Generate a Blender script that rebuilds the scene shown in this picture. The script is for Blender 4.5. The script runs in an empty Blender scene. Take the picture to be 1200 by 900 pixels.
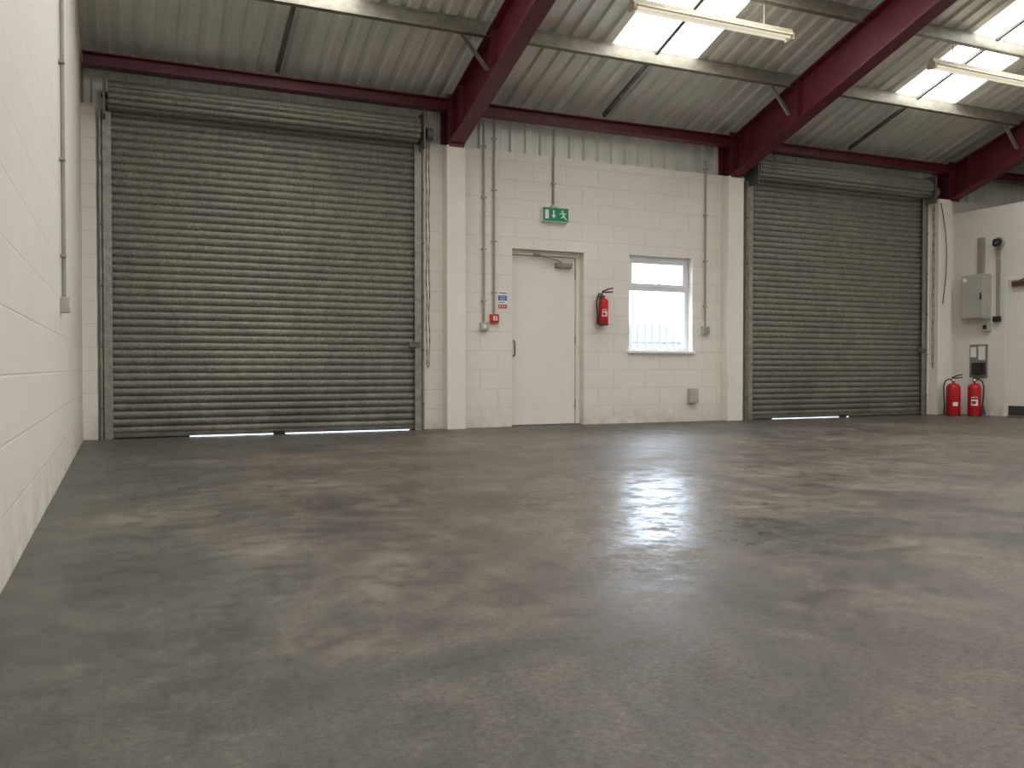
import bpy, math, random
from mathutils import Vector
random.seed(3)
S = bpy.context.scene
S.view_settings.view_transform = 'Standard'
S.view_settings.look = 'None'
S.view_settings.exposure = 0.0
D = 9.5            # back wall inner face
SL = 0.33          # roof slope
H0 = 3.85
YR = 1.0           # ridge
def zr(y):
    return H0 + SL*(D-y) if y >= YR else H0 + SL*(D-YR) - SL*(YR-y)

# ------------------------------------------------------------ materials
class NT:
    def __init__(s, name):
        s.m = bpy.data.materials.new(name); s.m.use_nodes = True
        s.t = s.m.node_tree; s.b = s.t.nodes['Principled BSDF']
        s.pos = s.t.nodes.new('ShaderNodeNewGeometry').outputs['Position']
    def n(s, typ, **kw):
        nd = s.t.nodes.new(typ)
        for k, v in kw.items():
            if k in nd.inputs: s.put(nd.inputs[k], v)
            else: setattr(nd, k, v)
        return nd
    def put(s, inp, v):
        if isinstance(v, bpy.types.NodeSocket): s.t.links.new(v, inp)
        else:
            if inp.type == 'RGBA' and len(v) == 3: v = (*v, 1)
            inp.default_value = v
    def set(s, **kw):
        for k, v in kw.items(): s.put(s.b.inputs[k.replace('_', ' ')], v)
    def noise(s, scale, detail=4, rough=.5, vec=None, dist=0):
        nd = s.n('ShaderNodeTexNoise', Scale=scale, Detail=detail, Roughness=rough, Distortion=dist)
        s.t.links.new(vec or s.pos, nd.inputs['Vector']); return nd.outputs['Fac']
    def ramp(s, fac, stops):
        nd = s.n('ShaderNodeValToRGB'); s.put(nd.inputs[0], fac)
        e = nd.color_ramp.elements
        while len(e) < len(stops): e.new(.5)
        for el, (p, c) in zip(e, stops):
            el.position = p
            el.color = (c, c, c, 1) if isinstance(c, (int, float)) else (*c, 1)
        return nd.outputs[0]
    def mix(s, fac, a, b, mode='MIX'):
        nd = s.n('ShaderNodeMix', data_type='RGBA', blend_type=mode)
        s.put(nd.inputs[0], fac); s.put(nd.inputs[6], a); s.put(nd.inputs[7], b); return nd.outputs[2]
    def math(s, op, a, b=0., c=None, clamp=False):
        nd = s.n('ShaderNodeMath', operation=op, use_clamp=clamp); s.put(nd.inputs[0], a); s.put(nd.inputs[1], b)
        if c is not None: s.put(nd.inputs[2], c)
        return nd.outputs[0]
    def xyz(s):
        nd = s.n('ShaderNodeSeparateXYZ'); s.t.links.new(s.pos, nd.inputs[0]); return nd.outputs
    def comb(s, x, y, z=0.):
        nd = s.n('ShaderNodeCombineXYZ'); s.put(nd.inputs[0], x); s.put(nd.inputs[1], y); s.put(nd.inputs[2], z); return nd.outputs[0]
    def bump(s, h, strength=.3, dist=.01, normal=None):
        nd = s.n('ShaderNodeBump', Strength=strength, Distance=dist); s.put(nd.inputs['Height'], h)
        if normal is not None: s.put(nd.inputs['Normal'], normal)
        s.t.links.new(nd.outputs[0], s.b.inputs['Normal']); return nd.outputs[0]

def simple(name, col, rough=.5, metal=0., var=.12, scale=8, emis=None, bump=0):
    m = NT(name)
    f = m.noise(scale, 6, .6)
    lo = tuple(c*(1-var) for c in col); hi = tuple(min(1, c*(1+var)) for c in col)
    m.set(Base_Color=m.ramp(f, [(.3, lo), (.7, hi)]), Roughness=rough, Metallic=metal)
    if emis: m.set(Emission_Color=emis[0], Emission_Strength=emis[1])
    if bump: m.bump(f, bump, .003)
    return m.m

def block_mat(name, axis, groove_shade, bmp):
    m = NT(name); p = m.xyz()
    h = p[0] if axis == 'x' else p[1]
    v = m.comb(h, p[2])
    br = m.n('ShaderNodeTexBrick', Scale=1.0)
    m.t.links.new(v, br.inputs['Vector'])
    for k, val in (('Mortar Size', .006), ('Mortar Smooth', .7), ('Brick Width', .45), ('Row Height', .225), ('Bias', 0.)):
        br.inputs[k].default_value = val
    br.inputs['Color1'].default_value = (.83, .785, .70, 1); br.inputs['Color2'].default_value = (.81, .765, .68, 1)
    br.inputs['Mortar'].default_value = (*groove_shade, 1)  # joint colour darkened to paint in the shade of the grooves
    n1 = m.noise(1.3, 5, .6); n2 = m.noise(45, 4, .7)
    c = m.mix(.4, br.outputs['Color'], (.83, .785, .70), 'MIX')
    c = m.mix(.3, c, m.ramp(n1, [(.3, .86), (.7, 1.)]), 'MULTIPLY')
    low = m.math('MULTIPLY_ADD', p[2], -2.2, .75, clamp=True)
    low = m.math('MULTIPLY', low, m.ramp(m.noise(5, 7, .75), [(.40, 0.), (.68, 1.)]))
    c = m.mix(low, c, (.46, .40, .32))
    m.set(Base_Color=c, Roughness=.6)
    hh = m.math('MULTIPLY_ADD', br.outputs['Fac'], -1., m.math('MULTIPLY', n2, .45))
    m.bump(hh, bmp, .005)
    return m.m

M = {}
M['blk_x'] = block_mat('painted_blockwork_x', 'x', (.63, .585, .51), .42)
M['blk_y'] = block_mat('painted_blockwork_y', 'y', (.74, .70, .62), .30)
M['pier'] = simple('painted_pier', (.82, .775, .69), .55, var=.04)
M['white'] = simple('white_door_paint', (.84, .79, .71), .45, var=.03, scale=2)
M['upvc'] = simple('upvc_white', (.84, .84, .84), .3, var=.02)
M['red_steel'] = simple('maroon_steel_paint', (.115, .014, .021), .42, var=.25, scale=5)
M['galv'] = simple('galvanised_steel', (.30, .29, .25), .45, .5, var=.25, scale=14)
M['galv_dark'] = simple('dull_galvanised', (.15, .15, .135), .5, .4, var=.3, scale=9)
M['purlin'] = simple('purlin_galvanised', (.27, .25, .20), .5, .3, var=.25, scale=9)
M['conduit'] = simple('conduit_grey', (.34, .33, .29), .45, .3, var=.1)
M['grey_box'] = simple('grey_enclosure', (.46, .44, .38), .5, var=.05)
M['dark'] = simple('black_plastic', (.02, .02, .02), .4, var=.2)
M['ext_red'] = simple('extinguisher_red', (.50, .012, .016), .25, var=.08)
M['red'] = simple('signal_red', (.55, .02, .02), .4, var=.05)
M['green'] = simple('exit_green', (.0, .20, .085), .4, var=.04, emis=((.0, .25, .10), .12))
M['sign_white'] = simple('sign_white', (.85, .85, .82), .4, var=.03)
M['blue'] = simple('sign_blue', (.05, .13, .42), .4, var=.05)
M['brown'] = simple('closer_brown', (.16, .06, .05), .4, .2)
M['board'] = simple('notice_board_brown', (.24, .21, .17), .6, var=.2)
M['batten'] = simple('batten_cream', (.74, .66, .50), .5, var=.06)
M['tube'] = simple('fluorescent_tube', (.85, .82, .72), .3, var=.02, emis=((1, .93, .78), .5))
M['asphalt'] = simple('yard_concrete', (.16, .155, .15), .8, var=.12, scale=3)
M['fence'] = simple('fence_galvanised', (.23, .235, .25), .6, .0)
M['kick'] = simple('kick_plate', (.05, .05, .05), .5)

# roof sheet
m = NT('roof_sheet'); p = m.xyz()
n1 = m.noise(1.2, 6, .6); v = m.comb(m.math('MULTIPLY', p[0], 9.), m.math('MULTIPLY', p[1], .7))
n2 = m.noise(1., 5, .65, v)
c = m.ramp(n1, [(.3, (.74, .735, .67)), (.7, (.90, .89, .83))])
c = m.mix(.5, c, m.ramp(n2, [(.3, .66), (.7, 1.)]), 'MULTIPLY')
m.set(Base_Color=c, Roughness=.36, Metallic=.1); M['roof'] = m.m
# translucent GRP rooflight, daylight through it put in as emission
m = NT('grp_rooflight')
f = m.noise(3, 4, .6)
m.set(Base_Color=(.8, .82, .84), Roughness=.5, Emission_Color=m.ramp(f, [(.3, (.97, .97, .98)), (.7, (1, 1, .98))]), Emission_Strength=8.2)
M['sky'] = m.m
# shutter
m = NT('galvanised_shutter'); p = m.xyz()
vo = m.n('ShaderNodeTexVoronoi', Scale=60.); m.t.links.new(m.pos, vo.inputs['Vector'])
sp = m.ramp(vo.outputs['Color'], [(.0, (.150, .145, .112)), (1., (.315, .302, .245))])
n1 = m.noise(1.1, 6, .65); n2 = m.noise(1., 6, .7, m.comb(m.math('MULTIPLY', p[0], 9.), m.math('MULTIPLY', p[2], 2.2)))
c = m.mix(.6, sp, m.ramp(n1, [(.3, .68), (.68, 1.)]), 'MULTIPLY')
c = m.mix(.35, c, m.ramp(n2, [(.35, .5), (.6, 1.)]), 'MULTIPLY')
low = m.math('MULTIPLY', m.math('MULTIPLY_ADD', p[2], -1.0, .95, clamp=True), m.ramp(m.noise(1.5, 8, .75), [(.42, 0.), (.6, .75)]))
c = m.mix(low, c, (.10, .085, .06))
m.set(Base_Color=c, Metallic=.35, Roughness=m.ramp(vo.outputs['Color'], [(0, .36), (1, .58)])); M['shutter'] = m.m
# glass
m = NT('window_glass')
tr = m.n('ShaderNodeBsdfTransparent'); gl = m.n('ShaderNodeBsdfGlossy', Roughness=.03)
mx = m.n('ShaderNodeMixShader'); mx.inputs[0].default_value = .06
m.t.links.new(tr.outputs[0], mx.inputs[1]); m.t.links.new(gl.outputs[0], mx.inputs[2])
m.t.links.new(mx.outputs[0], m.t.nodes['Material Output'].inputs[0]); M['glass'] = m.m
# floor
m = NT('worn_concrete_floor'); p = m.xyz()
n1 = m.noise(.42, 8, .62, dist=.6); n2 = m.noise(1.7, 12, .76, dist=.5); n3 = m.noise(55, 6, .8); n4 = m.noise(6, 12, .82)
n5 = m.noise(1., 10, .75, m.comb(m.math('MULTIPLY', p[0], 4.), m.math('MULTIPLY', p[1], .8)), .6)
n6 = m.noise(1., 10, .75, m.comb(m.math('ADD', m.math('MULTIPLY', p[0], 1.2), m.math('MULTIPLY', p[1], .9)), m.math('ADD', m.math('MULTIPLY', p[0], -5.), m.math('MULTIPLY', p[1], 6.))), .3)
c = m.ramp(n1, [(.33, (.096, .084, .065)), (.5, (.136, .115, .091)), (.68, (.175, .147, .118))])
c = m.mix(.75, c, m.ramp(n2, [(.34, .50), (.5, .92), (.68, 1.45)]), 'MULTIPLY')
c = m.mix(.6, c, m.ramp(n4, [(.38, .55), (.62, 1.3)]), 'MULTIPLY')
c = m.mix(.5, c, m.ramp(n5, [(.36, .6), (.62, 1.25)]), 'MULTIPLY')
c = m.mix(.35, c, m.ramp(n6, [(.40, .65), (.62, 1.3)]), 'MULTIPLY')
c = m.mix(.6, c, m.ramp(n3, [(.38, .45), (.62, 1.5)]), 'MULTIPLY')
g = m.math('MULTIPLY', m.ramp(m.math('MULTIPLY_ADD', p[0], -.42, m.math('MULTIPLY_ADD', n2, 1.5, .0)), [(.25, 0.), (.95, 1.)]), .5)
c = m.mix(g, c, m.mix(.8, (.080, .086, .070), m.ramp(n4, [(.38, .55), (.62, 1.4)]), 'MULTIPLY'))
worn = m.ramp(m.math('ADD', m.math('MULTIPLY', n4, .6), m.math('MULTIPLY', n2, .4)), [(.43, 0.), (.58, 1.)])
def mask(cx, cy, rx, ry, ang, sharp=3., amp=2.2):
    ca, sa = math.cos(ang), math.sin(ang)
    dx = m.math('ADD', p[0], -cx); dy = m.math('ADD', p[1], -cy)
    u = m.math('ADD', m.math('MULTIPLY', dx, ca/rx), m.math('MULTIPLY', dy, sa/rx))
    w = m.math('ADD', m.math('MULTIPLY', dx, -sa/ry), m.math('MULTIPLY', dy, ca/ry))
    d = m.math('SQRT', m.math('ADD', m.math('MULTIPLY', u, u), m.math('MULTIPLY', w, w)))
    d = m.math('ADD', d, m.math('MULTIPLY_ADD', n2, amp, -amp/2))
    return m.math('MULTIPLY_ADD', d, -sharp, sharp, clamp=True)
def patch(cx, cy, rx, ry, ang, col, amt, c, sharp=1.6):
    k = mask(cx, cy, rx, ry, ang, sharp)
    k = m.math('MULTIPLY', m.math('MULTIPLY', k, worn), amt)
    return m.mix(k, c, col)
tan = (.27, .22, .155); lt = (.24, .21, .17)
for a in ((.05, 4.4, .38, .30, 0, tan, .65), (.50, 3.5, .28, .36, 0, lt, .65), (.80, 2.85, .14, .65, -.35, lt, .7),
          (2.9, 2.5, .30, .35, .3, tan, .6), (3.0, 3.5, .55, .35, .5, tan, .6), (5.1, 7.2, .9, .4, .2, tan, .5),
          (.5, 2.2, .2, .16, 0, tan, .4), (1.75, 3.1, .3, .25, .4, lt, .5), (1.0, 5.2, .8, .5, .4, lt, .35), (3.9, 4.6, .7, .5, .6, (.24, .19, .14), .45),
          (1.3, 2.2, .5, .3, .5, lt, .4), (2.2, 1.9, .4, .25, .8, lt, .35), (.35, 2.8, .35, .5, .4, lt, .35), (4.6, 3.2, .8, .5, .5, lt, .4)):
    c = patch(*a, c)
for a in ((.75, 1.95, .7, .14, .2, (.04, .04, .03), .6), (1.9, 4.2, .9, .4, .3, (.06, .05, .04), .5), (.4, 6.2, 1.0, .6, 0, (.055, .055, .045), .5),
          (.2, 3.0, .35, .8, 0, (.05, .055, .045), .45), (1.5, 1.5, .8, .3, .3, (.055, .05, .04), .4)):
    c = patch(*a, c)
ro = m.ramp(m.math('ADD', m.math('MULTIPLY', n2, .4), m.math('MULTIPLY', n4, .6)), [(.42, .36), (.50, .46), (.58, .62)])
pol = m.math('MULTIPLY', mask(2.35, 3.75, 1.75, .80, 1.0, 1.8, 1.5), m.ramp(n4, [(.45, 1.), (.57, .25)]))
ro = m.mix(pol, ro, (.13, .13, .13))
m.set(Base_Color=c, Roughness=ro)
m.put(m.b.inputs['Specular IOR Level'], m.math('MULTIPLY_ADD', pol, .40, .22))
b1 = m.bump(n2, .12, .015); m.bump(m.math('ADD', n4, m.math('MULTIPLY', n3, .3)), .25, .006, b1)
M['floor'] = m.m

# ------------------------------------------------------------ mesh builder
class B:
    def __init__(s, name): s.name = name; s.v = []; s.f = []; s.mi = []; s.sm = []; s.mats = []
    def mat(s, k):
        if k not in s.mats: s.mats.append(k)
        return s.mats.index(k)
    def add(s, vs, fs, k, smooth=False):
        o = len(s.v); s.v += [tuple(x) for x in vs]; i = s.mat(k)
        for f in fs: s.f.append(tuple(o+a for a in f)); s.mi.append(i); s.sm.append(smooth)
    def box(s, x0, x1, y0, y1, z0, z1, k, bev=0.):
        if bev <= 0:
            vs = [(x, y, z) for z in (z0, z1) for y in (y0, y1) for x in (x0, x1)]
            s.add(vs, [(0, 2, 3, 1), (4, 5, 7, 6), (0, 1, 5, 4), (2, 6, 7, 3), (0, 4, 6, 2), (1, 3, 7, 5)], k); return
        import bmesh
        bm = bmesh.new(); bmesh.ops.create_cube(bm, size=1)
        for v in bm.verts:
            v.co = Vector(((x0+x1)/2+v.co.x*(x1-x0), (y0+y1)/2+v.co.y*(y1-y0), (z0+z1)/2+v.co.z*(z1-z0)))
        bmesh.ops.bevel(bm, geom=bm.edges[:], offset=bev, segments=2, affect='EDGES', profile=.5)
        bm.verts.index_update()
        s.add([v.co[:] for v in bm.verts], [[v.index for v in f.verts] for f in bm.faces], k); bm.free()
    def tube(s, pts, r, k, n=12, cap=True):
        pts = [Vector(q) for q in pts]; rs = r if isinstance(r, (list, tuple)) else [r]*len(pts)
        vs = []; fs = []; up = None
        for i, q in enumerate(pts):
            d = (pts[min(i+1, len(pts)-1)]-pts[max(i-1, 0)]).normalized()
            if up is None: up = d.orthogonal().normalized()
            up = (up-d*up.dot(d)).normalized(); w = d.cross(up)
            for j in range(n):
                a = 2*math.pi*j/n; vs.append(q+(up*math.cos(a)+w*math.sin(a))*rs[i])
        for i in range(len(pts)-1):
            for j in range(n):
                fs.append((i*n+j, i*n+(j+1) % n, (i+1)*n+(j+1) % n, (i+1)*n+j))
        s.add(vs, fs, k, True)
        if cap:
            s.add(vs[:n], [tuple(range(n))[::-1]], k); s.add(vs[-n:], [tuple(range(n))], k)
    def lathe(s, cx, cy, prof, k, n=28, a0=0., a1=2*math.pi):
        full = abs(a1-a0-2*math.pi) < 1e-6; m_ = n if full else n+1
        vs = []; fs = []
        for r, z in prof:
            for j in range(m_):
                a = a0+(a1-a0)*j/n; vs.append((cx+r*math.cos(a), cy+r*math.sin(a), z))
        for i in range(len(prof)-1):
            for j in range(n):
                j2 = (j+1) % m_
                fs.append((i*m_+j, i*m_+j2, (i+1)*m_+j2, (i+1)*m_+j))
        s.add(vs, fs, k, True)
    def prism(s, poly, axis, a0, a1, k, smooth=False):
        def mk(a, q): return (a, q[0], q[1]) if axis == 'x' else (q[0], a, q[1]) if axis == 'y' else (q[0], q[1], a)
        n = len(poly); vs = [mk(a0, q) for q in poly]+[mk(a1, q) for q in poly]
        fs = [(i, (i+1) % n, n+(i+1) % n, n+i) for i in range(n)]
        s.add(vs, fs, k, smooth); s.add(vs, [tuple(range(n))[::-1], tuple(range(n, 2*n))], k)
    def strip(s, prof, axis, a0, a1, k, smooth=False):
        def mk(a, q): return (a, q[0], q[1]) if axis == 'x' else (q[0], a, q[1])
        n = len(prof); vs = [mk(a0, q) for q in prof]+[mk(a1, q) for q in prof]
        s.add(vs, [(i, i+1, n+i+1, n+i) for i in range(n-1)], k, smooth)
    def finish(s, name=None):
        import bmesh
        xs, ys, zs = zip(*s.v); o = Vector(((min(xs)+max(xs))/2, (min(ys)+max(ys))/2, min(zs)))
        me = bpy.data.meshes.new(s.name); me.from_pydata([Vector(q)-o for q in s.v], [], s.f)
        for k in s.mats: me.materials.append(M[k])
        for pl, i, sm in zip(me.polygons, s.mi, s.sm): pl.material_index = i; pl.use_smooth = sm
        bm = bmesh.new(); bm.from_mesh(me); bmesh.ops.recalc_face_normals(bm, faces=bm.faces); bm.to_mesh(me); bm.free()
        ob = bpy.data.objects.new(s.name, me); ob.location = o; S.collection.objects.link(ob); return ob

XL = -.35; XR = 15.5; YF = -7.5; XP = 11.63
# ------------------------------------------------------------ shell
b = B('floor'); b.box(XL-.2, XR+.2, YF-.2, D+.2, -.15, 0, 'floor'); b.finish()
b = B('ground_outside'); b.box(-12, 30, D+.2, 40, -.2, -.02, 'asphalt'); b.finish()
b = B('wall_back')
def wb(x0, x1, z0, z1): b.box(x0, x1, D, D+.2, z0, z1, 'blk_x')
wb(XL-.2, -.14, 0, 3.28); wb(-.14, 3.05, 3.1, 3.28); wb(3.05, 4.23, 0, 3.25)  # lintel over the shutter is added, hidden behind the drum, to block daylight
wb(4.23, 5.20, 2.12, 3.25); wb(5.20, 5.85, 0, 3.25); wb(5.85, 6.81, 0, .915); wb(5.85, 6.81, 2.135, 3.25)
wb(6.81, 7.66, 0, 3.25); wb(7.66, 10.93, 3.1, 3.25); wb(10.93, XR+.2, 0, 3.25)  # second hidden lintel, also added to stop light leaking in above the curtain
for x0, x1 in ((3.36, 3.585), (7.27, 7.515), (11.12, 11.40)):
    b.box(x0, x1, D-.15, D, 0, 3.22, 'pier', .006)
b.box(XL, -.22, D-.10, D, 0, 3.22, 'blk_x')
b.finish()
# vertical cladding above the blockwork
b = B('wall_cladding')
prof = []; x = XL-.1
while x < XR+.1:
    prof += [(x, D+.15), (x+.10, D+.15), (x+.12, D+.12), (x+.18, D+.12), (x+.20, D+.15)]; x += .2
vs = [(a, c_, 3.24) for a, c_ in prof]+[(a, c_, H0+.02) for a, c_ in prof]; n = len(prof)
b.add(vs, [(i, i+1, n+i+1, n+i) for i in range(n-1)], 'roof')
b.box(XL-.1, XR+.1, D+.16, D+.2, 3.2, H0+.1, 'galv_dark')
b.finish()
def gable(name, x0, x1, k):
    b = B(name)
    b.prism([(YF-.2, 0), (D+.2, 0), (D+.2, zr(D+.2)+.1), (YR, zr(YR)+.1), (YF-.2, zr(YF-.2)+.1)], 'x', x0, x1, k); b.finish()
gable('wall_left', XL-.2, XL, 'blk_y'); gable('wall_side_store', XR, XR+.2, 'blk_y')
b = B('wall_front'); b.box(XL, XR, YF-.2, YF, 0, zr(YF)+.1, 'blk_x'); b.finish()
b = B('wall_right')
b.box(XP, XP+.12, YF, 7.73, 0, 3.05, 'blk_y'); b.box(XP, XP+.12, 8.65, D, 0, 3.05, 'blk_y'); b.box(XP, XP+.12, 7.73, 8.65, 2.0, 3.05, 'blk_y')
b.finish()
# roof
def sheet(b, x0, x1, y0, y1, k, dz=0.):
    per = .2; prof = [(x0, 0)]; i = math.floor(x0/per)
    while i*per < x1:
        for dx, h in ((0, 0), (.10, 0), (.122, .034), (.178, .034), (.1999, 0)):
            xx = i*per+dx
            if x0 < xx < x1: prof.append((xx, h))
        i += 1
    prof.append((x1, 0)); n = len(prof)
    vs = [(a, y0, zr(y0)+h+dz) for a, h in prof]+[(a, y1, zr(y1)+h+dz) for a, h in prof]
    b.add(vs, [(j, j+1, n+j+1, n+j) for j in range(n-1)], k)
sk = [(1.05, 2.09), (4.95, 6.02), (9.15, 10.15)]
SY0, SY1 = 2.6, 8.45
b = B('ceiling')
edges = [XL-.1]+[e for q in sk for e in q]+[XR+.1]
for i in range(0, len(edges), 2): sheet(b, edges[i], edges[i+1], YR, D+.2, 'roof')
for a0, a1 in sk:
    sheet(b, a0, a1, SY1, D+.2, 'roof'); sheet(b, a0, a1, YR, SY0, 'roof')
FY0, FY1 = -5.6, -.6
for i in range(0, len(edges), 2): sheet(b, edges[i], edges[i+1], YF-.2, YR, 'roof')
for a0, a1 in sk:
    sheet(b, a0, a1, YF-.2, FY0, 'roof'); sheet(b, a0, a1, FY1, YR, 'roof')
b.finish()
for a0, a1 in sk:
    b = B('skylight'); sheet(b, a0-.02, a1+.02, SY0-.03, SY1+.0, 'sky', .004); b.finish()
    b = B('skylight'); sheet(b, a0-.02, a1+.02, FY0-.03, FY1+.03, 'sky', .004); b.finish()

# ------------------------------------------------------------ steelwork
RX = [3.475, 7.40, 11.45]
def rafter(x):
    b = B('steel_rafter')
    y0 = D-.16
    def band(ya, yb, o0, o1, xa, xb):
        b.prism([(ya, zr(ya)-o0), (yb, zr(yb)-o0), (yb, zr(yb)-o1), (ya, zr(ya)-o1)], 'x', xa, xb, 'red_steel')
    for ya, yb in ((YR, y0), (YF+.05, YR)):
        band(ya, yb, .175, .195, x-.09, x+.09)
        band(ya, yb, .195, .645, x-.007, x+.007)
        band(ya, yb, .645, .668, x-.09, x+.09)
    b.box(x-.09, x+.09, y0-.0, y0+.02, zr(y0)-.70, zr(y0)-.16, 'red_steel')
    for yy in (y0-.28, y0-1.2):
        b.prism([(yy, zr(yy)-.195), (yy+.012, zr(yy+.012)-.195), (yy+.012, zr(yy+.012)-.645), (yy, zr(yy)-.645)], 'x', x-.08, x+.08, 'red_steel')
    for zz in (.25, .35, .45, .58):
        for xx in (-.05, .05):
            b.tube([(x+xx, y0-.02, zr(y0)-zz), (x+xx, y0+.005, zr(y0)-zz)], .014, 'red_steel', 6)
    b.box(x-.10, x+.10, y0+.02, y0+.035, 3.22, zr(D)-.06, 'red_steel')
    b.box(x-.10, x+.10, D+.10, D+.115, 3.25, zr(D)-.06, 'red_steel')
    b.box(x-.006, x+.006, y0+.035, D+.10, 3.25, zr(D)-.06, 'red_steel')
    b.finish()
    for yp in (8.32, ):
        b = B('knee_brace')
        z1 = zr(yp)-.185; z0 = zr(yp)-.50
        b.prism([(x-.34, z1), (x-.305, z1), (x-.03, z0), (x-.065, z0)], 'y', yp-.03, yp-.022, 'purlin')
        b.prism([(x-.34, z1), (x-.333, z1), (x-.058, z0), (x-.065, z0)], 'y', yp-.03, yp+.012, 'purlin')
        b.finish()
for x in RX: rafter(x)
def eaves(x0, x1):
    b = B('eaves_beam')
    b.box(x0, x1, D-.19, D-.045, 3.600, 3.614, 'red_steel'); b.box(x0, x1, D-.19, D-.045, 3.716, 3.730, 'red_steel')
    b.box(x0, x1, D-.125, D-.112, 3.614, 3.716, 'red_steel'); b.finish()
eaves(XL+.02, 3.37); eaves(3.58, 7.29); eaves(7.51, 11.34); eaves(11.56, XR-.02)
def purlin(y):
    b = B('roof_purlin'); z = zr(y)-.002
    for (a0, a1, c0, c1) in ((-.004, .004, -.17, -.0), (-.065, .004, -.174, -.168), (-.004, .06, -.004-.02, .0-.02), (-.068, -.062, -.174, -.155)):
        b.box(XL+.01, XR-.01, y+a0, y+a1, z+c0, z+c1, 'purlin')
    b.finish()
for i in range(7): purlin(8.32-1.12*i)
for i in range(7): purlin(-.0-1.12*i)
def sag(x):
    b = B('anti_sag_bar')
    ys = [D-.10]+[8.32-1.12*i for i in range(3)]
    for ya, yb in zip(ys[1:], ys[:-1]):
        a, c = ya+.01, yb-.07 if yb < 9 else yb
        b.prism([(a, zr(a)-.06), (c, zr(c)-.06), (c, zr(c)-.10), (a, zr(a)-.10)], 'x', x-.022, x+.022, 'galv_dark')
    b.finish()
for x in (1.50, 5.42, 9.40): sag(x)
def strip_light(x0, x1, y, z):
    b = B('strip_light')
    b.box(x0, x1, y-.03, y+.03, z+.02, z+.07, 'batten', .004)
    b.prism([(y-.03, z+.03), (y-.075, z-.005), (y-.07, z-.01), (y, z+.015), (y+.07, z-.01), (y+.075, z-.005), (y+.03, z+.03)], 'x', x0+.03, x1-.03, 'batten')
    for yy in (-.035, .035):
        b.tube([(x0+.05, y+yy, z-.02), (x1-.05, y+yy, z-.02)], .014, 'tube', 12)
    for xx in (x0, x1-.035): b.box(xx, xx+.035, y-.055, y+.055, z-.045, z+.03, 'batten', .004)
    for xx in (x0+.35, x1-.35): b.tube([(xx, y, z+.07), (xx, y, zr(y)-.174)], .006, 'galv', 8)
    b.finish()
strip_light(4.43, 6.36, 7.17, 4.13); strip_light(8.38, 10.31, 7.17, 4.13)

# ------------------------------------------------------------ shutters
def shutter(x0, x1, gap0, gap1):
    b = B('roller_shutter')
    yc = D-.03; pitch = .0765
    prof = []; z = .04
    cs = [(0, 0), (-.002, .003), (-.009, .014), (-.0130, .027), (-.0140, .040), (-.0120, .053), (-.007, .064), (-.001, .072), (.003, .0745)]
    while z < 3.36:
        prof += [(yc+dy, z+dz) for dy, dz in cs]; z += pitch
    b.strip(prof, 'x', x0, x1, 'shutter')
    b.strip([(yc+.02, .05), (yc+.02, 3.36)], 'x', x0, x1, 'galv_dark')
    b.box(x0, x1, yc-.03, yc+.02, .013, .052, 'galv_dark', .003)
    b.box(x0, gap0, yc-.012, yc+.012, .0, .014, 'dark')
    b.box(gap1, x1, yc-.012, yc+.012, .0, .014, 'dark')
    xm = (x0+x1)/2+.05
    b.box(xm-.06, xm+.06, yc-.05, yc-.02, .0, .04, 'dark', .004)
    cy, cz, R = D-.115, 3.345, .135
    rp = []
    N = 12
    for i in range(N):
        for j, rr in enumerate((-.008, .002, .008, .010, .008, .002)):
            a = 2*math.pi*(i+j/6)/N; rp.append((cy+(R+rr)*math.cos(a), cz+(R+rr)*math.sin(a)))
    b.prism(rp, 'x', x0+.01, x1-.01, 'shutter')
    for xa in (x0-.035, x1+.015): b.box(xa, xa+.02, D-.27, D+.0, 3.12, 3.52, 'galv_dark', .003)
    b.tube([(x0-.05, cy, cz), (x0+.02, cy, cz)], .03, 'dark'); b.tube([(x1-.02, cy, cz), (x1+.07, cy, cz)], .03, 'dark')
    for a, s_ in ((x0, -1), (x1, 1)):
        lo, hi = sorted((a-s_*.035, a+s_*.075))
        b.box(lo, hi, D-.085, D-.078, 0, 3.2, 'galv', 0)
        b.box(*sorted((a+s_*.045, a+s_*.055)), D-.085, D+.0, 0, 3.2, 'galv')
        b.box(*sorted((a-s_*.035, a+s_*.045)), D-.008, D, 0, 3.2, 'galv_dark')
        for zz in (.3, .9, 1.5, 2.1, 2.7):
            b.tube([(a+s_*.062, D-.098, zz), (a+s_*.062, D-.084, zz)], .012, 'galv_dark', 6)
    b.box(x1-.11, x1+.02, D-.12, D-.086, .93, .99, 'galv_dark', .004)
    b.tube([(x1-.10, D-.10, .96), (x1-.10, D-.15, .96)], .008, 'galv')
    # hand chain and its wheel
    for dx in (0, .03):
        pts = []; L = 2.55
        for i in range(41):
            t = i/40; pts.append((x1+.075+dx+.004*math.sin(i*.7+dx*50), D-.17+.004*math.cos(i), 3.3-L*t))
        b.tube(pts, [.0035 if i % 2 else .006 for i in range(41)], 'dark', 6)
    b.tube([(x1+.075, D-.17, .76), (x1+.08, D-.17, .72), (x1+.09, D-.17, .70), (x1+.10, D-.17, .72), (x1+.105, D-.17, .76)], .005, 'dark', 6)
    b.tube([(x1+.07, D-.17, 3.3), (x1+.14, D-.17, 3.3)], .07, 'galv_dark', 20)
    b.finish()
shutter(-.12, 3.035, .62, 2.95); shutter(7.69, 10.90, 8.1, 9.5)
b = B('hanging_cable')
pts = []
for i in range(25):
    t = i/24; pts.append((11.10+.16*math.sin(t*2.6)*(1-t*.35), D-.20, 3.15-1.5*t))
b.tube(pts, .007, 'dark', 8); b.finish()

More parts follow.
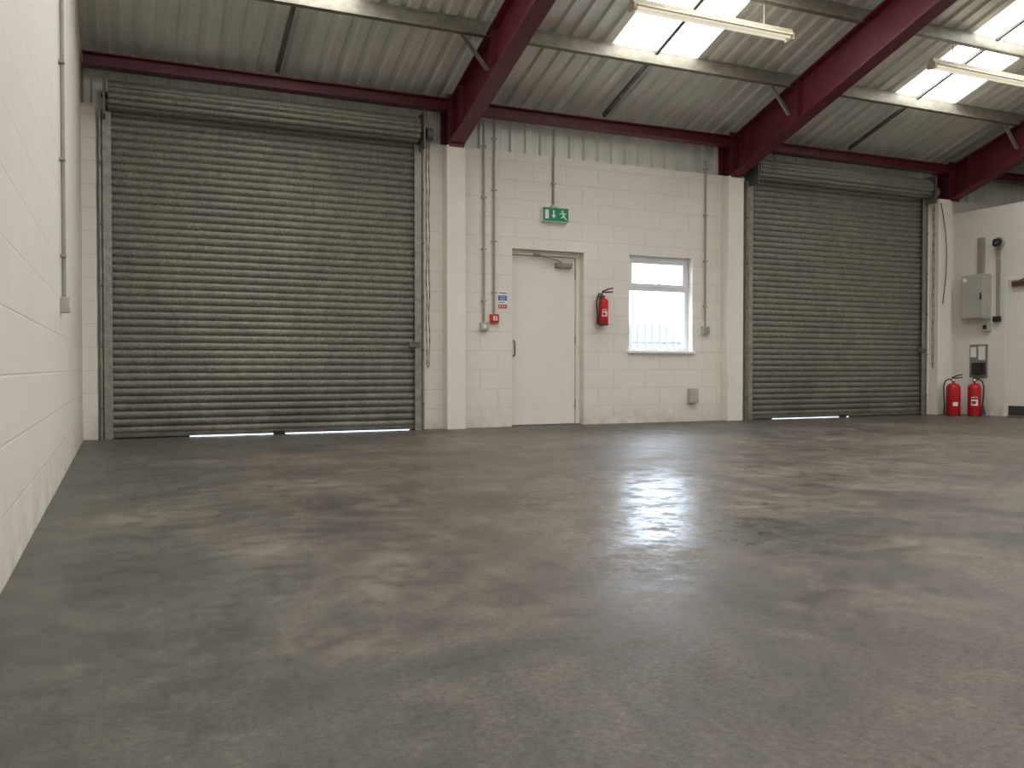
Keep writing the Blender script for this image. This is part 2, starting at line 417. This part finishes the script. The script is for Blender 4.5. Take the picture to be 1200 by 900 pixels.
# ------------------------------------------------------------ door 1
b = B('door_1')
fy = D+.10
b.box(4.23, 4.285, fy, fy+.08, 0, 2.12, 'white', .004); b.box(5.145, 5.20, fy, fy+.08, 0, 2.12, 'white', .004)
b.box(4.285, 5.145, fy, fy+.08, 2.065, 2.12, 'white', .004)
b.box(4.290, 5.140, fy+.025, fy+.068, .012, 2.060, 'white', .003)
b.box(4.23, 5.20, fy-.02, fy+.1, 0, .012, 'galv_dark')
b.box(4.27, 5.16, fy+.082, fy+.1, 0, 2.12, 'galv_dark')
b.box(4.86, 5.08, fy-.035, fy+.025, 1.93, 1.99, 'galv', .006)
b.tube([(4.93, fy-.02, 2.0), (4.72, fy-.06, 2.04), (4.60, fy+.0, 2.075)], .009, 'galv', 8)
b.box(4.56, 4.64, fy-.012, fy+.0, 2.06, 2.09, 'galv')
for zz in (.25, 1.05, 1.85): b.tube([(5.143, fy+.02, zz-.05), (5.143, fy+.02, zz+.05)], .008, 'galv', 8)
b.tube([(4.30, fy+.026, .84), (4.30, fy-.02, .86), (4.295, fy-.035, .93), (4.30, fy-.02, 1.01), (4.30, fy+.026, 1.03)], .010, 'galv_dark', 8)
b.finish()

# ------------------------------------------------------------ window 1
b = B('window_1')
wy = D+.10; X0, X1, Z0, Z1 = 5.85, 6.81, .915, 2.135
def fr(x0, x1, z0, z1, w, ya, yb, k='upvc'):
    b.box(x0, x0+w, ya, yb, z0, z1, k, .004); b.box(x1-w, x1, ya, yb, z0, z1, k, .004)
    b.box(x0+w, x1-w, ya, yb, z0, z0+w, k, .004); b.box(x0+w, x1-w, ya, yb, z1-w, z1, k, .004)
fr(X0, X1, Z0, Z1, .055, wy, wy+.07)
b.box(X0+.055, X1-.055, wy, wy+.07, 1.69, 1.745, 'upvc', .004)
fr(X0+.05, X1-.05, 1.74, Z1-.05, .045, wy-.018, wy+.05)
b.box(6.31, 6.37, wy-.035, wy-.018, 1.755, 1.775, 'upvc', .003)
b.box(6.29, 6.40, wy-.045, wy-.033, 1.77, 1.785, 'upvc', .003)
b.add([(X0+.05, wy+.035, Z0+.05), (X1-.05, wy+.035, Z0+.05), (X1-.05, wy+.035, 1.70), (X0+.05, wy+.035, 1.70)], [(0, 1, 2, 3)], 'glass')
b.add([(X0+.05, wy+.03, 1.74), (X1-.05, wy+.03, 1.74), (X1-.05, wy+.03, Z1-.05), (X0+.05, wy+.03, Z1-.05)], [(0, 1, 2, 3)], 'glass')
b.box(X0-.03, X1+.03, D-.035, wy, Z0-.03, Z0+.003, 'upvc', .004)
b.finish()
b = B('palisade_fence')
for i in range(60):
    x = 4+i*.16
    b.prism([(x-.03, 0), (x+.03, 0), (x+.03, 1.48), (x, 1.58), (x-.03, 1.48)], 'y', 13.98, 14.0, 'fence')
b.box(4, 13.6, 14.0, 14.04, .35, .40, 'fence'); b.box(4, 13.6, 14.0, 14.04, 1.15, 1.20, 'fence')
b.box(4, 13.6, 13.98, 14.04, -.02, .02, 'fence')
b.finish()

# ------------------------------------------------------------ small fittings, back wall
def conduit(pts, r=.0125, saddles=True, name='electrical_conduit'):
    b = B(name); b.tube(pts, r, 'conduit', 10)
    return b
def vconduit(x, z0, z1, bend=0):
    y = D-.020; pts = [(x, y, z0), (x, y, z1)]
    b = conduit(pts)
    z = z0+.25
    while z < z1-.1:
        b.box(x-.028, x+.028, y-.016, D, z-.008, z+.008, 'conduit'); z += .6
    b.finish()
vconduit(3.86, 1.235, 3.58); vconduit(3.99, 1.333, 3.58); vconduit(4.77, 2.67, 3.58); vconduit(7.0, 1.252, 3.42)
def backbox(name, x, z, w, h, d, k, extra=None):
    b = B(name); b.box(x-w/2, x+w/2, D-d, D, z-h/2, z+h/2, k, .005)
    if extra: extra(b)
    b.finish()
def sw(b_): b_.box(3.845, 3.875, D-.062, D-.054, 1.165, 1.205, 'sign_white', .003)
backbox('fused_switch', 3.86, 1.185, .095, .095, .055, 'grey_box', sw)
def cp(b_):
    b_.box(3.965, 4.015, D-.064, D-.054, 1.255, 1.305, 'sign_white', .002)
    b_.box(3.985, 3.995, D-.067, D-.063, 1.265, 1.295, 'dark', 0)
backbox('fire_alarm_call_point', 3.99, 1.28, .10, .10, .055, 'red', cp)
def sock(b_): b_.box(6.965, 7.035, D-.062, D-.054, 1.165, 1.235, 'conduit', .003)
backbox('switched_socket', 7.0, 1.20, .11, .10, .055, 'grey_box', sock)
backbox('junction_box', 6.80, .34, .13, .19, .07, 'grey_box', lambda b_: b_.box(6.75, 6.85, D-.075, D-.069, .265, .415, 'grey_box', .002))
b = B('fire_action_notice')
b.box(4.045, 4.165, D-.006, D, 1.40, 1.61, 'sign_white')
b.box(4.05, 4.16, D-.008, D-.006, 1.495, 1.555, 'blue'); b.box(4.05, 4.16, D-.008, D-.006, 1.405, 1.45, 'red')
for i in range(3): b.box(4.07, 4.14, D-.0095, D-.008, 1.505+i*.016, 1.509+i*.016, 'sign_white')
for xx in (4.07, 4.10, 4.13): b.box(xx-.004, xx+.008, D-.0095, D-.008, 1.415, 1.44, 'sign_white')
b.box(4.06, 4.15, D-.008, D-.006, 1.58, 1.59, 'dark'); b.box(4.06, 4.13, D-.008, D-.006, 1.47, 1.478, 'dark')
b.finish()
# exit sign
b = B('fire_exit_sign')
x0, x1, z0, z1 = 4.61, 4.955, 2.46, 2.63; yf = D-.06
b.box(x0, x1, D-.055, D, z0, z1, 'sign_white', .004)
b.box(x0+.003, x1-.003, yf, D-.054, z0+.010, z1-.003, 'green')
W_ = x1-x0-.02; H_ = z1-z0-.03
def P(poly): b.prism([(x0+.01+u*W_, z0+.016+w*H_) for u, w in poly], 'y', yf-.002, yf, 'sign_white')
P([(.06, .12), (.20, .12), (.20, .88), (.06, .88)])
P([(.38, .85), (.44, .85), (.44, .45), (.50, .45), (.41, .15), (.32, .45), (.38, .45)])
P([(.77+.035*math.cos(t*math.pi/5), .83+.08*math.sin(t*math.pi/5)) for t in range(10)])
P([(.74, .72), (.82, .70), (.86, .42), (.79, .40)])
P([(.79, .44), (.85, .42), (.80, .28), (.70, .20), (.69, .27), (.76, .32)])
P([(.80, .44), (.86, .42), (.90, .24), (.97, .12), (.93, .08), (.86, .20)])
P([(.74, .72), (.76, .64), (.69, .52), (.63, .55), (.64, .60), (.69, .59)])
P([(.81, .70), (.83, .62), (.92, .55), (.93, .60), (.87, .66)])
b.box(4.72, 4.82, D-.045, D-.005, z1, z1+.02, 'grey_box', .003)
b.finish()

# ------------------------------------------------------------ extinguishers
def extinguisher(x, y, z, h, r, face, wall=None, horn=False):
    b = B('fire_extinguisher')
    hb = h*.80
    prof = [(0, z+.012), (r*.6, z+.006), (r*.92, z), (r, z+.015), (r, z+hb-r*.75)]
    for i in range(1, 9):
        a = i/8*math.pi/2*.92; prof.append((r*math.cos(a), z+hb-r*.75+r*.75*math.sin(a)))
    prof.append((.02, z+hb+.01)); prof.append((.02, z+hb+.03)); prof.append((0, z+hb+.03))
    b.lathe(x, y, prof, 'ext_red', 32)
    b.lathe(x, y, [(r+.001, z), (r+.0015, z+.02), (r-.002, z+.024)], 'dark', 32)
    if wall or horn:
        b.lathe(x, y, [(r+.0012, z+hb*.32), (r+.0012, z+hb*.58)], 'sign_white', 12, face-.5, face+.5)
        b.lathe(x, y, [(r+.0020, z+hb*.51), (r+.0020, z+hb*.56)], 'red' if not horn else 'dark', 12, face-.48, face+.48)
        b.lathe(x, y, [(r+.0020, z+hb*.36), (r+.0020, z+hb*.46)], 'ext_red', 12, face-.4, face+.2)
    else:
        b.lathe(x, y, [(r+.0012, z+hb*.30), (r+.0012, z+hb*.42)], 'sign_white', 12, face-.1, face+.6)
    zt = z+hb+.025
    b.tube([(x, y, zt), (x, y, zt+.035)], .022, 'dark', 14)
    fx, fy_ = math.cos(face), math.sin(face)
    def pt(a, s_, zz): return (x+fx*a-fy_*s_, y+fy_*a+fx*s_, zz)
    b.tube([pt(0, -.02, zt+.035), pt(0, .05, zt+.05), pt(0, .12, zt+.055)], [.012, .010, .008], 'dark', 8)
    b.tube([pt(0, -.02, zt+.05), pt(0, .05, zt+.085), pt(0, .12, zt+.10)], [.012, .010, .008], 'dark', 8)
    b.tube([pt(.02, 0, zt+.02), pt(.04, 0, zt+.02)], .017, 'sign_white', 14)
    sg = 1 if horn else -1
    hp = [pt(0, sg*.02, zt+.02), pt(0, sg*.06, zt+.03), pt(0, sg*(r+.01), zt-.0), pt(.01, sg*(r+.03), zt-.08), pt(.02, sg*(r+.022), z+hb*.5), pt(.02, sg*(r+.016), z+hb*.34)]
    b.tube(hp, .0105, 'dark', 10)
    b.tube([hp[-1], pt(.02, sg*(r+.02), z+hb*.04)], [.012, .016 if not horn else .04], 'dark', 12)
    if wall: b.box(*wall, 'galv_dark')
    b.finish()
extinguisher(5.43, D-.085, 1.225, .42, .062, -math.pi/2-.3, wall=(5.41, 5.45, D-.022, D, 1.28, 1.60))
extinguisher(11.15, 9.10, 0, .60, .098, math.pi+.75)
extinguisher(11.34, 8.90, 0, .60, .090, math.pi+.7, horn=True)

# ------------------------------------------------------------ right wall fittings
SH = -.13
def rb(b_, y0, y1, z0, z1, d, k, bev=.004, off=0): b_.box(XP-off-d, XP-off, y0, y1, z0, z1, k, bev)
b = B('electrical_cabinet')
rb(b, 8.86, 9.25, 1.42, 2.08, .15, 'grey_box', .008); rb(b, 8.88, 9.23, 1.44, 2.06, .012, 'grey_box', .004, .15)
rb(b, 8.90, 8.92, 1.70, 1.80, .015, 'dark', .002, .162); rb(b, 9.15, 9.21, 1.98, 2.03, .002, 'sign_white', 0, .162)
b.finish()
b = B('cable_trunking'); rb(b, 8.97, 9.06, 2.08, 2.62, .06, 'conduit', .004); b.finish()
b = B('notice_board')
rb(b, 8.91, 9.20, .56, 1.05, .02, 'board', .003); rb(b, 8.94, 9.05, .82, 1.02, .004, 'sign_white', 0, .02); rb(b, 9.09, 9.18, .86, 1.01, .004, 'sign_white', 0, .02)
rb(b, 8.93, 9.14, .60, .78, .04, 'dark', .006, .02); b.finish()
b = B('emergency_light'); ye = 8.80+SH+.05
b.tube([(XP, ye, 2.52), (XP-.05, ye, 2.52)], .075, 'grey_box', 20); b.tube([(XP-.05, ye, 2.52), (XP-.10, ye-.0, 2.51), (XP-.14, ye, 2.47)], [.055, .06, .03], 'dark', 16); b.finish()
b = B('electrical_conduit')
b.tube([(XP-.02, ye+.04, 2.44), (XP-.02, ye+.04, 1.46)], .012, 'conduit', 10)
b.tube([(XP-.02, ye-.0, 2.44), (XP-.02, ye-.0, 1.46)], .010, 'conduit', 10)
b.finish()
b = B('switched_socket'); rb(b, 8.86, 8.98, 1.24, 1.36, .06, 'grey_box'); rb(b, 8.89, 8.95, 1.27, 1.33, .006, 'dark', .002, .06); b.finish()
b = B('isolator_switch'); rb(b, 8.70, 8.80, 1.37, 1.45, .06, 'dark'); b.finish()
b = B('door_2')
b.box(XP-.015, XP+.06, 8.60, 8.65, 0, 2.0, 'white', .004); b.box(XP-.015, XP+.06, 7.73, 7.78, 0, 2.0, 'white', .004); b.box(XP-.015, XP+.06, 7.78, 8.60, 1.95, 2.0, 'white', .004)
b.box(XP-.005, XP+.045, 7.786, 8.594, .01, 1.944, 'white', .003)
b.box(XP-.010, XP-.005, 7.81, 8.57, .02, .16, 'kick'); b.box(XP+.07, XP+.09, 7.73, 8.65, 0, 2.0, 'white')
b.box(XP-.06, XP-.005, 8.27, 8.51, 1.86, 1.93, 'brown', .005); b.tube([(XP-.03, 8.39, 1.94), (XP-.12, 8.25, 1.96), (XP-.01, 8.10, 1.975)], .009, 'brown', 8)
b.tube([(XP-.005, 7.87, 1.0), (XP-.06, 7.87, 1.0), (XP-.06, 7.97, 1.0)], .009, 'galv', 8)
b.finish()
b = B('electrical_conduit')
b.tube([(XL+.02, 6.14, 1.145), (XL+.02, 6.14, 4.6)], .0125, 'conduit', 10)
for zz in (1.4, 2.0, 2.6, 3.2, 3.8): b.box(XL, XL+.034, 6.11, 6.17, zz-.008, zz+.008, 'conduit')
b.finish()
b = B('light_switch'); b.box(XL, XL+.05, 6.09, 6.19, 1.045, 1.14, 'grey_box', .005); b.box(XL+.05, XL+.056, 6.12, 6.16, 1.07, 1.11, 'sign_white', .002); b.finish()

# ------------------------------------------------------------ world, light, camera
w = bpy.data.worlds.new('World'); S.world = w; w.use_nodes = True
bg = w.node_tree.nodes['Background']; bg.inputs[0].default_value = (.70, .83, 1., 1); bg.inputs[1].default_value = 11.

cam = bpy.data.cameras.new('camera'); co = bpy.data.objects.new('camera', cam); S.collection.objects.link(co)
cam.sensor_width = 36; cam.lens = 1025/1200*36
co.location = (0, 0, .7); co.rotation_euler = (math.radians(90-1.05), 0, math.radians(-24))
cam.clip_start = .05; cam.clip_end = 200
S.camera = co
